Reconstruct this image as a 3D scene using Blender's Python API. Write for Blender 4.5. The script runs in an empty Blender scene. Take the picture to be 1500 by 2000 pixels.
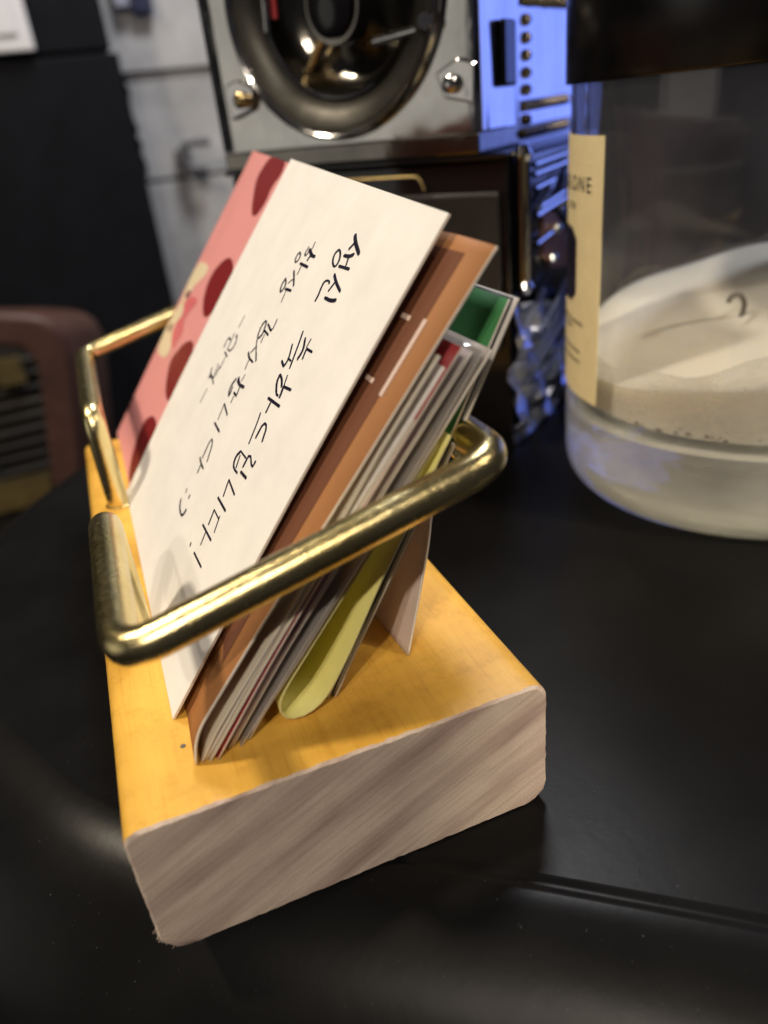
import bpy, math, random
from mathutils import Matrix, Vector
random.seed(7)
SC = bpy.context.scene
COL = SC.collection

# ------------------------------------------------------------------ camera
cam_d = bpy.data.cameras.new("camera")
cam = bpy.data.objects.new("camera", cam_d); COL.objects.link(cam)
cam.matrix_world = (Matrix.Translation((0.018964, -0.095672, 0.131021))
                    @ Matrix.Rotation(math.radians(-18.5225), 4, 'Z')
                    @ Matrix.Rotation(math.radians(61.8849), 4, 'X')
                    @ Matrix.Rotation(math.radians(-6.4034), 4, 'Z'))
cam_d.sensor_fit = 'HORIZONTAL'; cam_d.sensor_width = 36.0
cam_d.lens = 1467.82 / 1500 * 36.0
cam_d.clip_start = 0.005; cam_d.clip_end = 50
cam_d.dof.use_dof = True
cam_d.dof.focus_distance = 0.158
cam_d.dof.aperture_fstop = 13.0
SC.camera = cam

# ------------------------------------------------------------------ world and lamps (dim room, warm ceiling spots, blue glow)
w = bpy.data.worlds.new("World"); SC.world = w; w.use_nodes = True
w.node_tree.nodes["Background"].inputs[0].default_value = (0.90, 0.84, 0.95, 1)
w.node_tree.nodes["Background"].inputs[1].default_value = 0.026

def lamp(name, pos, target, size, watts, col, shape='DISK', spread=180):
    d = bpy.data.lights.new(name, 'AREA'); d.shape = shape; d.size = size
    d.energy = watts; d.color = col; d.spread = math.radians(spread)
    o = bpy.data.objects.new(name, d); COL.objects.link(o)
    o.location = pos
    o.rotation_euler = (Vector(target) - Vector(pos)).to_track_quat('-Z', 'Y').to_euler()
    return o
lamp("ceiling_lamp_front", (-0.42, -0.86, 1.10), (0.05, 0.08, 0.06), 0.05, 5.7, (1.0, 0.87, 0.72))
lamp("ceiling_lamp_front_low", (-0.66, -0.80, 0.98), (0.05, 0.08, 0.06), 0.05, 3.1, (1.0, 0.87, 0.72))
lamp("ceiling_lamp_left", (-0.62, 0.34, 1.10), (0.05, 0.08, 0.06), 0.12, 10.5, (1.0, 0.85, 0.65))
lamp("ceiling_lamp_right", (0.75, -0.55, 1.25), (0.15, 0.08, 0.06), 0.22, 2.4, (1.0, 0.85, 0.70))
lamp("blue_strip_lamp", (0.95, 0.40, 0.24), (0.22, 0.20, 0.12), 0.42, 0.78, (0.20, 0.29, 1.0))
lamp("far_room_lamp", (0.45, 0.72, 1.35), (0.20, 1.3, 0.05), 0.3, 15, (0.97, 0.97, 1.0))

sd_ = bpy.data.lights.new("added_front_spot", 'SPOT'); sd_.energy = 42; sd_.color = (1.0, 0.84, 0.64)  # added spot, its cone edge stands in for the shade boundary on the block
sd_.spot_size = math.radians(11.6); sd_.spot_blend = 0.14; sd_.shadow_soft_size = 0.02
so_ = bpy.data.objects.new("added_front_spot", sd_); COL.objects.link(so_); so_.location = (0.75, -0.65, 0.57)
so_.rotation_euler = (Vector((0.178, 0.040, 0.02)) - so_.location).to_track_quat('-Z', 'Y').to_euler()
lamp("left_reflection_lamp", (-1.3, 0.20, 0.14), (0.10, 0.20, 0.15), 0.80, 0.75, (1.0, 0.93, 0.82))  # added unseen lamp at left for the chrome case to reflect
SC.view_settings.view_transform = 'Standard'
SC.view_settings.look = 'None'
SC.view_settings.exposure = 0.12
SC.view_settings.gamma = 1.0
SC.view_settings.use_curve_mapping = False
SC.render.engine = 'CYCLES'
SC.cycles.max_bounces = 14
SC.cycles.transparent_max_bounces = 24
SC.cycles.transmission_bounces = 12
SC.cycles.sample_clamp_indirect = 4.0

# ------------------------------------------------------------------ materials
def nmat(name):
    m = bpy.data.materials.new(name); m.use_nodes = True
    return m, m.node_tree, m.node_tree.nodes["Principled BSDF"]
def coords(nt, scale=(1, 1, 1), rot=(0, 0, 0)):
    t = nt.nodes.new("ShaderNodeTexCoord"); mp = nt.nodes.new("ShaderNodeMapping")
    mp.inputs["Scale"].default_value = scale; mp.inputs["Rotation"].default_value = rot
    nt.links.new(t.outputs["Object"], mp.inputs[0]); return mp.outputs[0]
def noise(nt, vec, scale, detail=4, rough=0.6):
    n = nt.nodes.new("ShaderNodeTexNoise"); n.inputs["Scale"].default_value = scale
    n.inputs["Detail"].default_value = detail; n.inputs["Roughness"].default_value = rough
    nt.links.new(vec, n.inputs["Vector"]); return n.outputs["Fac"]
def ramp(nt, fac, stops):
    r = nt.nodes.new("ShaderNodeValToRGB"); e = r.color_ramp.elements
    while len(e) < len(stops): e.new(0.5)
    for i, (p, c) in enumerate(stops): e[i].position = p; e[i].color = (*c, 1)
    nt.links.new(fac, r.inputs[0]); return r.outputs[0]
def mult(nt, a, b, fac=1.0, mode='MULTIPLY'):
    m = nt.nodes.new("ShaderNodeMix"); m.data_type = 'RGBA'; m.blend_type = mode
    m.inputs[0].default_value = fac
    nt.links.new(a, m.inputs[6]); nt.links.new(b, m.inputs[7]); return m.outputs[2]
def bump(nt, p, h, strength, dist=0.001):
    b = nt.nodes.new("ShaderNodeBump"); b.inputs["Strength"].default_value = strength
    b.inputs["Distance"].default_value = dist
    nt.links.new(h, b.inputs["Height"]); nt.links.new(b.outputs[0], p.inputs["Normal"])
def plain(name, col, rough=0.5, metal=0.0, var=0.10, scale=60, bmp=0.0, bscale=400, coat=0.0, bdist=0.0003):
    m, nt, p = nmat(name)
    v = coords(nt)
    lo = tuple(c * (1 - var) for c in col); hi = tuple(min(1, c * (1 + var)) for c in col)
    nt.links.new(ramp(nt, noise(nt, v, scale), [(0.3, lo), (0.7, hi)]), p.inputs["Base Color"])
    p.inputs["Roughness"].default_value = rough; p.inputs["Metallic"].default_value = metal
    p.inputs["Coat Weight"].default_value = coat
    if bmp: bump(nt, p, noise(nt, v, bscale, 3), bmp, bdist)
    return m

def paper(name, col, rough=0.55, var=0.03):
    return plain(name, col, rough, 0, var, 90, 0.25, 2500, bdist=0.0001)
M = {}
M['white_paper'] = paper("white_paper", (0.82, 0.80, 0.76), 0.6, 0.045)
M['paper_edge'] = paper("paper_edge", (0.85, 0.80, 0.72))
M['pink'] = paper("pink_print", (0.74, 0.31, 0.30), 0.45)
M['darkred'] = paper("dark_red_print", (0.20, 0.013, 0.016), 0.4)
M['cream_print'] = paper("cream_print", (0.75, 0.63, 0.42), 0.45)
M['rose'] = paper("rose_print", (0.66, 0.15, 0.17), 0.45)
M['mauve'] = paper("mauve_print", (0.22, 0.09, 0.09), 0.45)
M['brown'] = paper("brown_card", (0.36, 0.150, 0.044), 0.65, 0.05)
M['darkbrown'] = paper("dark_brown_print", (0.135, 0.042, 0.014), 0.75)
M['print_white'] = paper("pale_print", (0.66, 0.50, 0.42), 0.5)
M['cream'] = paper("cream_card", (0.62, 0.56, 0.44))
M['grey_card'] = paper("grey_beige_card", (0.44, 0.38, 0.33))
M['lilac'] = paper("lilac_sheet", (0.56, 0.50, 0.52))
M['white_sheet'] = paper("white_sheet", (0.78, 0.75, 0.72))
M['red_card'] = paper("red_card", (0.33, 0.025, 0.03))
M['green'] = paper("green_card", (0.045, 0.26, 0.075), 0.7)
M['navy'] = paper("gap_shade_sheet", (0.02, 0.025, 0.035))
M['yellow'] = paper("yellow_green_paper", (0.86, 0.81, 0.27), 0.6, 0.05)
M['blush'] = paper("blush_card", (0.70, 0.57, 0.50))
M['ink'] = plain("pen_ink", (0.012, 0.011, 0.028), 0.35, 0, 0.4, 600)

# varnished orange pine on the long faces
m, nt, p = nmat("varnished_pine"); M['pine'] = m
v1 = coords(nt, (90, 7, 60)); v2 = coords(nt, (9, 26, 10)); v3 = coords(nt, (600, 30, 300))
a = ramp(nt, noise(nt, v1, 1.0, 5), [(0.30, (0.74, 0.405, 0.058)), (0.55, (0.86, 0.505, 0.085)), (0.75, (0.62, 0.30, 0.032))])
b = ramp(nt, noise(nt, v2, 1.6, 3), [(0.36, (0.74, 0.69, 0.60)), (0.48, (0.93, 0.92, 0.9)), (0.64, (1, 1, 1))])
pores = ramp(nt, noise(nt, coords(nt, (1500, 45, 800)), 1.0, 3, 0.7), [(0.28, (0.88, 0.83, 0.75)), (0.46, (1, 1, 1))])
wear = ramp(nt, noise(nt, coords(nt, (1, 1, 1)), 120, 5, 0.75), [(0.34, (0.86, 0.82, 0.76)), (0.50, (1, 1, 1))])
nt.links.new(mult(nt, mult(nt, mult(nt, a, b), pores), wear), p.inputs["Base Color"])
p.inputs["Roughness"].default_value = 0.38; p.inputs["Coat Weight"].default_value = 0.35
p.inputs["Coat Roughness"].default_value = 0.3
bump(nt, p, noise(nt, v3, 1.0, 4), 0.25, 0.0003)
# raw end grain
m, nt, p = nmat("raw_end_grain"); M['endgrain'] = m
v1 = coords(nt, (1, 1, 1), (0, math.radians(25), 0))
wv = nt.nodes.new("ShaderNodeTexWave"); wv.wave_type = 'BANDS'; wv.bands_direction = 'Z'; wv.wave_profile = 'SIN'
wv.inputs["Scale"].default_value = 31; wv.inputs["Distortion"].default_value = 7.0
wv.inputs["Detail"].default_value = 2; wv.inputs["Detail Scale"].default_value = 0.35; wv.inputs["Detail Roughness"].default_value = 0.5
wmp = nt.nodes.new("ShaderNodeMapping"); wmp.inputs["Scale"].default_value = (0.35, 1, 1); nt.links.new(v1, wmp.inputs[0])
nt.links.new(wmp.outputs[0], wv.inputs["Vector"])
pale = (0.84, 0.70, 0.58)
ringc = ramp(nt, wv.outputs["Fac"], [(0.0, (0.50, 0.37, 0.32)), (0.18, (0.58, 0.44, 0.37)), (0.48, (0.76, 0.61, 0.50)), (0.75, pale), (1.0, (0.83, 0.70, 0.57))])
plainc = nt.nodes.new("ShaderNodeRGB"); plainc.outputs[0].default_value = (*pale, 1)
mp2 = nt.nodes.new("ShaderNodeMapping"); mp2.inputs["Scale"].default_value = (22, 30, 70); nt.links.new(v1, mp2.inputs[0])
amt = nt.nodes.new("ShaderNodeMapRange"); nt.links.new(noise(nt, mp2.outputs[0], 1.0, 3, 0.5), amt.inputs[0])
amt.inputs[1].default_value = 0.36; amt.inputs[2].default_value = 0.62; amt.inputs[3].default_value = 0.05; amt.inputs[4].default_value = 0.90
mxr = nt.nodes.new("ShaderNodeMix"); mxr.data_type = 'RGBA'
nt.links.new(amt.outputs[0], mxr.inputs[0]); nt.links.new(plainc.outputs[0], mxr.inputs[6]); nt.links.new(ringc, mxr.inputs[7])
mp3 = nt.nodes.new("ShaderNodeMapping"); mp3.inputs["Scale"].default_value = (45, 60, 1000); nt.links.new(v1, mp3.inputs[0])
a2 = ramp(nt, noise(nt, mp3.outputs[0], 1.0, 3, 0.6), [(0.34, (0.82, 0.79, 0.78)), (0.56, (1, 1, 1))])
a = mult(nt, mxr.outputs[2], a2)
b = ramp(nt, noise(nt, coords(nt, (1, 1, 1)), 55, 3), [(0.3, (0.82, 0.80, 0.82)), (0.65, (1, 1, 1))])
c = ramp(nt, noise(nt, coords(nt, (1, 1, 1)), 2600, 2), [(0.25, (0.86, 0.84, 0.82)), (0.6, (1, 1, 1))])
nt.links.new(mult(nt, mult(nt, a, b), c), p.inputs["Base Color"])
p.inputs["Roughness"].default_value = 0.75
bump(nt, p, noise(nt, coords(nt, (1, 1, 1)), 1400, 4), 0.25, 0.0003)
# lightly hammered gold plated tube
m, nt, p = nmat("gold_plated_steel"); M['gold'] = m
p.inputs["Metallic"].default_value = 1.0
v = coords(nt)
nt.links.new(ramp(nt, noise(nt, v, 90, 4), [(0.3, (0.80, 0.65, 0.28)), (0.7, (0.94, 0.82, 0.46))]), p.inputs["Base Color"])
rr = nt.nodes.new("ShaderNodeMapRange"); nt.links.new(noise(nt, v, 900, 3), rr.inputs[0])
rr.inputs[3].default_value = 0.13; rr.inputs[4].default_value = 0.34
nt.links.new(rr.outputs[0], p.inputs["Roughness"])
bump(nt, p, noise(nt, v, 1700, 4), 0.48, 0.00018)
# black satin lacquer table
m, nt, p = nmat("black_lacquer"); M['lacquer'] = m
v = coords(nt)
base = ramp(nt, noise(nt, v, 30, 5), [(0.3, (0.0045, 0.0045, 0.0052)), (0.7, (0.0075, 0.0075, 0.0075))])
dust = ramp(nt, noise(nt, v, 1500, 2, 0.4), [(0.74, (0, 0, 0)), (0.80, (0.10, 0.10, 0.10))])
nt.links.new(mult(nt, base, dust, 0.5, 'ADD'), p.inputs["Base Color"])
rr = nt.nodes.new("ShaderNodeMapRange"); nt.links.new(noise(nt, v, 22, 5), rr.inputs[0])
rr.inputs[3].default_value = 0.24; rr.inputs[4].default_value = 0.42
p.inputs["Specular IOR Level"].default_value = 0.12
nt.links.new(rr.outputs[0], p.inputs["Roughness"])
bump(nt, p, noise(nt, v, 260, 4), 0.06, 0.0005)

M['chrome'] = plain("polished_chrome", (0.62, 0.62, 0.61), 0.10, 1.0, 0.12, 40, 0.35, 34, bdist=0.0022)
M['chrome_dark'] = plain("smoked_chrome", (0.20, 0.19, 0.17), 0.16, 1.0, 0.25, 40, 0.3, 50, bdist=0.0015)
M['cast_chrome'] = plain('cast_chrome', (0.56, 0.56, 0.54), 0.13, 1.0, 0.15, 50, 0.5, 13, bdist=0.006)
M['satin'] = plain('satin_steel', (0.06, 0.058, 0.052), 0.45, 1.0, 0.3, 60, 0.2, 40, bdist=0.002)
M['stud'] = plain('stud_metal', (0.30, 0.26, 0.20), 0.18, 1.0, 0.2, 300)
M['smooth_chrome'] = plain('mirror_chrome', (0.60, 0.60, 0.62), 0.12, 1.0, 0.1, 40)
_n = M['smooth_chrome'].node_tree; bump(_n, _n.nodes['Principled BSDF'], noise(_n, coords(_n, (60, 60, 10)), 1.0, 2), 0.5, 0.004)
M['brass'] = plain("worn_brass", (0.62, 0.46, 0.22), 0.22, 1.0, 0.2, 200)
M['black_gloss'] = plain("black_gloss", (0.006, 0.006, 0.007), 0.12, 0, 0.2)
M['black_matt'] = plain("black_board", (0.006, 0.0065, 0.009), 0.7, 0, 0.2, 20, 0.2, 300)
M['black_matt'].node_tree.nodes["Principled BSDF"].inputs["Specular IOR Level"].default_value = 0.12
M['pane_grey'] = plain("smoky_pane", (0.022, 0.022, 0.022), 0.32, 0.0, 0.3, 30)
M['copper'] = plain("rose_panel", (0.42, 0.24, 0.18), 0.35, 0.6, 0.2)
M['foil'] = plain("blue_silver_foil", (0.50, 0.55, 0.72), 0.36, 1.0, 0.3, 50)
M['plaster'] = plain("grey_plaster", (0.42, 0.42, 0.42), 0.85, 0, 0.20, 14, 0.3, 60, bdist=0.002)
M['dark_wall'] = plain('dark_wall', (0.022, 0.021, 0.024), 0.8, 0, 0.3, 6)
M['plaster_dark'] = plain("grey_bracket", (0.10, 0.10, 0.11), 0.6)
M['white_plastic'] = plain("white_plastic", (0.75, 0.75, 0.76), 0.4, 0, 0.03)
M['chairwood'] = plain("stained_wood", (0.085, 0.040, 0.030), 0.45, 0, 0.25, 25, 0.1, 200)
M['wicker'] = plain("dark_wicker", (0.028, 0.024, 0.018), 0.6, 0, 0.4, 120)
M['old_gold'] = plain("dull_gold", (0.32, 0.24, 0.10), 0.45, 0.7, 0.3)
M['floor'] = plain("dark_floor", (0.012, 0.010, 0.010), 0.5, 0, 0.4, 8)
M['label'] = plain("cream_label", (0.80, 0.70, 0.42), 0.6, 0, 0.04, 150)
nt = M['label'].node_tree; p = nt.nodes["Principled BSDF"]
bump(nt, p, noise(nt, coords(nt, (60, 60, 2200)), 1.0, 3), 0.5, 0.0002)
M['wax'] = plain("melted_wax", (0.76, 0.74, 0.65), 0.5, 0, 0.06, 26, 0.15, 40, bdist=0.002)
_p = M['wax'].node_tree.nodes['Principled BSDF']; _p.inputs['Subsurface Weight'].default_value = 0.5; _p.inputs['Subsurface Radius'].default_value = (1.0, 0.8, 0.5); _p.inputs['Subsurface Scale'].default_value = 0.012
M['wick'] = plain("burnt_wick", (0.13, 0.115, 0.10), 0.8)
M['lid'] = plain("black_lid", (0.004, 0.004, 0.0045), 0.22, 0, 0.2)
# thick clear glass, with a milky diffuse share painted in for light scattered inside
m, nt, p = nmat("clear_glass"); M['glass'] = m
p.inputs["Base Color"].default_value = (0.95, 0.95, 0.87, 1)
p.inputs["Transmission Weight"].default_value = 0.60; p.inputs["IOR"].default_value = 1.46
p.inputs["Roughness"].default_value = 0.035
bump(nt, p, noise(nt, coords(nt, (1, 1, 2.5)), 30, 2), 0.3, 0.004)
def facing_gloss(nt, lo, hi, power):       # symmetric fresnel-like weight for thin sheets
    lw = nt.nodes.new("ShaderNodeLayerWeight"); lw.inputs[0].default_value = 0.5
    pw = nt.nodes.new("ShaderNodeMath"); pw.operation = 'POWER'; pw.inputs[1].default_value = power
    mr = nt.nodes.new("ShaderNodeMapRange"); mr.inputs[3].default_value = lo; mr.inputs[4].default_value = hi
    nt.links.new(lw.outputs["Facing"], pw.inputs[0]); nt.links.new(pw.outputs[0], mr.inputs[0]); return mr
mo = nt.nodes["Material Output"]; tb_ = nt.nodes.new("ShaderNodeBsdfTransparent"); tb_.inputs[0].default_value = (0.95, 0.97, 0.95, 1)
mg = nt.nodes.new("ShaderNodeMixShader"); mg.inputs[0].default_value = 0.62
nt.links.new(tb_.outputs[0], mg.inputs[1]); nt.links.new(p.outputs[0], mg.inputs[2]); nt.links.new(mg.outputs[0], mo.inputs[0])
# thin glass wall with a soot film inside, tinted bluish to paint in the blue sheen: see-through, with fresnel gloss
m, nt, p = nmat("filmed_glass"); M['glass_thin'] = m
out = nt.nodes["Material Output"]
tr = nt.nodes.new("ShaderNodeBsdfTransparent"); tr.inputs[0].default_value = (0.985, 0.985, 0.985, 1)
gl = nt.nodes.new("ShaderNodeBsdfGlossy"); gl.inputs["Roughness"].default_value = 0.06
df = nt.nodes.new("ShaderNodeBsdfDiffuse"); df.inputs[0].default_value = (0.40, 0.41, 0.50, 1)
fr = facing_gloss(nt, 0.04, 0.75, 4.5)
m1 = nt.nodes.new("ShaderNodeMixShader"); m2 = nt.nodes.new("ShaderNodeMixShader")
fm = nt.nodes.new("ShaderNodeMapRange"); nt.links.new(noise(nt, coords(nt, (1, 1, 0.6)), 22, 4), fm.inputs[0])
fm.inputs[1].default_value = 0.36; fm.inputs[2].default_value = 0.74; fm.inputs[3].default_value = 0.004; fm.inputs[4].default_value = 0.060
nt.links.new(fm.outputs[0], m1.inputs[0]); nt.links.new(tr.outputs[0], m1.inputs[1]); nt.links.new(df.outputs[0], m1.inputs[2])
nt.links.new(fr.outputs[0], m2.inputs[0]); nt.links.new(m1.outputs[0], m2.inputs[1]); nt.links.new(gl.outputs[0], m2.inputs[2])
nt.links.new(m2.outputs[0], out.inputs[0])
# clear sleeve
m, nt, p = nmat("clear_sleeve"); M['sleeve'] = m
out = nt.nodes["Material Output"]
tr = nt.nodes.new("ShaderNodeBsdfTransparent"); gl = nt.nodes.new("ShaderNodeBsdfGlossy"); gl.inputs["Roughness"].default_value = 0.12
mx = nt.nodes.new("ShaderNodeMixShader"); fr = facing_gloss(nt, 0.06, 0.7, 4.0)
df = nt.nodes.new("ShaderNodeBsdfDiffuse"); df.inputs[0].default_value = (0.7, 0.66, 0.62, 1)
m3 = nt.nodes.new("ShaderNodeMixShader"); m3.inputs[0].default_value = 0.22
nt.links.new(tr.outputs[0], m3.inputs[1]); nt.links.new(df.outputs[0], m3.inputs[2])
nt.links.new(fr.outputs[0], mx.inputs[0]); nt.links.new(m3.outputs[0], mx.inputs[1]); nt.links.new(gl.outputs[0], mx.inputs[2])
nt.links.new(mx.outputs[0], out.inputs[0])

# ------------------------------------------------------------------ mesh helpers
def mesh_obj(name, verts, faces, mat, parent=None, smooth=False, angle=None):
    me = bpy.data.meshes.new(name); me.from_pydata([tuple(v) for v in verts], [], faces)
    me.validate(); me.update()
    for mm in (mat if isinstance(mat, (list, tuple)) else [mat]): me.materials.append(mm)
    if smooth:
        for pg in me.polygons: pg.use_smooth = True
        if angle is not None:
            try: me.set_sharp_from_angle(angle=math.radians(angle))
            except Exception: pass
    o = bpy.data.objects.new(name, me); COL.objects.link(o)
    if parent: o.parent = parent
    return o
def empty(name, loc=(0, 0, 0)):
    o = bpy.data.objects.new(name, None); COL.objects.link(o); o.empty_display_size = 0.01
    return o
def tag(o, label=None, cat=None, group=None, kind=None):
    if label: o["label"] = label
    if cat: o["category"] = cat
    if group: o["group"] = group
    if kind: o["kind"] = kind
    return o
class MB:
    def __init__(s): s.v = []; s.f = []
    def add(s, v, f):
        n = len(s.v); s.v += [tuple(q) for q in v]; s.f += [tuple(i + n for i in q) for q in f]; return s
    def box(s, o, ax, ay, az):      # corner o and three edge vectors
        o, ax, ay, az = map(Vector, (o, ax, ay, az))
        v = [o, o + ax, o + ax + ay, o + ay, o + az, o + ax + az, o + ax + ay + az, o + ay + az]
        f = [(0, 3, 2, 1), (4, 5, 6, 7), (0, 1, 5, 4), (1, 2, 6, 5), (2, 3, 7, 6), (3, 0, 4, 7)]
        if ax.cross(ay).dot(az) < 0: f = [tuple(reversed(q)) for q in f]
        return s.add(v, f)
    def bbox(s, x0, x1, y0, y1, z0, z1): return s.box((x0, y0, z0), (x1 - x0, 0, 0), (0, y1 - y0, 0), (0, 0, z1 - z0))
    def tube(s, path, r, n=14, caps=True, closed=False):
        P = [Vector(p) for p in path]; rings = []; up = None
        for i, p in enumerate(P):
            if closed: t = P[(i + 1) % len(P)] - P[i - 1]
            else: t = P[min(i + 1, len(P) - 1)] - P[max(i - 1, 0)]
            t.normalize()
            if up is None:
                up = Vector((0, 0, 1)) if abs(t.z) < 0.9 else Vector((1, 0, 0))
            up = (up - t * up.dot(t)).normalized(); sd = t.cross(up)
            rad = r[i] if isinstance(r, (list, tuple)) else r
            rings.append([p + (up * math.cos(2 * math.pi * k / n) + sd * math.sin(2 * math.pi * k / n)) * rad for k in range(n)])
        v = [q for rg in rings for q in rg]; f = []
        m = len(rings)
        for i in range(m if closed else m - 1):
            j = (i + 1) % m
            for k in range(n):
                l = (k + 1) % n; f.append((i * n + k, i * n + l, j * n + l, j * n + k))
        if caps and not closed:
            f.append(tuple(reversed(range(n)))); f.append(tuple(range((m - 1) * n, m * n)))
        return s.add(v, f)
    def lathe(s, prof, c=(0, 0), n=72, close_ends=False):   # prof: (r, z)
        v = []; f = []
        for r, z in prof:
            for k in range(n):
                a = 2 * math.pi * k / n; v.append((c[0] + r * math.cos(a), c[1] + r * math.sin(a), z))
        for i in range(len(prof) - 1):
            for k in range(n):
                l = (k + 1) % n; f.append((i * n + k, i * n + l, (i + 1) * n + l, (i + 1) * n + k))
        if close_ends:
            f.append(tuple(reversed(range(n)))); f.append(tuple(range((len(prof) - 1) * n, len(prof) * n)))
        return s.add(v, f)
    def prism(s, poly, e):          # planar polygon (3D points) extruded by vector e
        e = Vector(e); n = len(poly); P = [Vector(q) for q in poly]
        v = P + [q + e for q in P]
        nrm = sum((P[i].cross(P[(i + 1) % n]) for i in range(n)), Vector())
        f = [tuple(range(n)), tuple(reversed(range(n, 2 * n)))] + [(i + n, (i + 1) % n + n, (i + 1) % n, i) for i in range(n)]
        if nrm.dot(e) > 0: f = [tuple(reversed(q)) for q in f]
        return s.add(v, f)
    def build(s, name, mat, parent=None, smooth=False, angle=40): return mesh_obj(name, s.v, s.f, mat, parent, smooth, angle)
def bevel(o, w, seg=2):
    b = o.modifiers.new("bevel", 'BEVEL'); b.width = w; b.segments = seg; b.limit_method = 'ANGLE'; b.harden_normals = False
    return o
def fillet(pts, r, n=7):            # round the inner corners of a 3D polyline
    P = [Vector(p) for p in pts]; out = [P[0]]
    for i in range(1, len(P) - 1):
        a = (P[i - 1] - P[i]); b = (P[i + 1] - P[i]); d = min(r, a.length * .49, b.length * .49)
        A = P[i] + a.normalized() * d; B = P[i] + b.normalized() * d
        for k in range(n + 1):
            t = k / n; out.append(A * (1 - t) ** 2 + P[i] * 2 * t * (1 - t) + B * t * t)
    out.append(P[-1]); return out
def subdivide(path, step):
    out = []
    for a, b in zip(path[:-1], path[1:]):
        k = max(1, int((b - a).length / step))
        out += [a.lerp(b, i / k) for i in range(k)]
    return out + [path[-1]]

# pen strokes and printed shapes, in mm on the card (depth, height)
HAND_1 = [
(0.47, [34.47, 97.36, 31.87, 95.84, 26.93, 93.93]),
(0.36, [32.22, 95.8, 33.47, 94.19]),
(0.47, [34.28, 92.7, 31.42, 92.79, 29.37, 93.53]),
(0.26, [31.33, 92.73, 30.33, 90.9]),
(0.5, [33.78, 90.31, 27.72, 90.55]),
(0.27, [38.7, 93.44, 39.8, 92.35, 38.75, 90.75, 36.23, 89.7, 35.15, 90.33, 35.42, 91.7, 36.98, 93.04, 38.7, 93.44]),
(0.38, [33.85, 88.44, 30.81, 87.17, 26.06, 85.88]),
(0.29, [31.16, 87.11, 32.18, 84.84]),
(0.47, [32.18, 83.36, 28.55, 83.36, 25.77, 83.98]),
(0.27, [33.72, 86.28, 34.76, 86.8, 36.8, 86.46, 37.11, 85.29, 36.24, 83.22, 36.25, 81.7]),
(0.19, [27.66, 74.9, 27.62, 72.96]),
(0.31, [30.91, 74.34, 29.01, 72.6, 28.58, 71.45, 29.01, 69.75]),
(0.42, [27.26, 72.74, 23.68, 72.9]),
(0.28, [27.26, 72.74, 26.5, 70.51]),
(0.24, [33.9, 75.22, 32.64, 72.64, 31.34, 69.43, 30.48, 67.26]),
(0.37, [34.27, 68.64, 31.85, 68.65]),
(0.25, [35.97, 71.64, 34.12, 69.33, 33.67, 67.99, 34.16, 66.7]),
(0.45, [34.16, 66.7, 36.88, 67.27]),
(0.22, [29.67, 65.88, 28.63, 63.77]),
(0.45, [28.09, 63.62, 24.02, 64.17]),
(0.41, [28.63, 63.77, 27.67, 61.25]),
(0.34, [33.78, 64.92, 33.58, 63.24, 30.48, 61.24, 28.84, 61.28]),
(0.34, [33.78, 64.92, 31.41, 64.39, 29.5, 63.18]),
(0.49, [33.54, 59.26, 25.29, 59.94]),
(0.3, [30.89, 58.97, 30.66, 56.65]),
(0.29, [29.03, 51.08, 28.99, 54.84, 26.38, 55.04, 24.67, 51.84]),
(0.22, [33.43, 55.69, 32.46, 53.76, 31.04, 48.88]),
(0.29, [22.85, 48.0, 22.9, 46.18, 27.74, 48.08, 27.79, 44.45]),
(0.33, [33.56, 46.18, 28.46, 46.36]),
(0.33, [33.36, 46.09, 34.63, 44.37, 33.76, 42.81, 32.18, 42.26, 29.06, 42.47]),
(0.2, [32.56, 45.55, 31.68, 43.68, 31.25, 42.82]),
(0.49, [27.64, 43.42, 23.09, 43.79]),
(0.37, [24.73, 39.06, 31.83, 39.63]),
(0.28, [31.83, 39.63, 30.28, 36.15]),
(0.45, [33.0, 34.63, 25.09, 34.9]),
(0.22, [26.7, 32.83, 25.29, 29.47]),
(0.28, [26.75, 32.2, 31.49, 32.16]),
(0.28, [31.49, 32.16, 30.61, 28.78]),
(0.41, [33.87, 27.14, 24.9, 27.68]),
(0.23, [30.03, 27.04, 29.28, 24.22]),
(0.38, [30.86, 21.39, 22.9, 21.99]),
(0.32, [35.59, 21.5, 35.15, 20.82])
]
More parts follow.
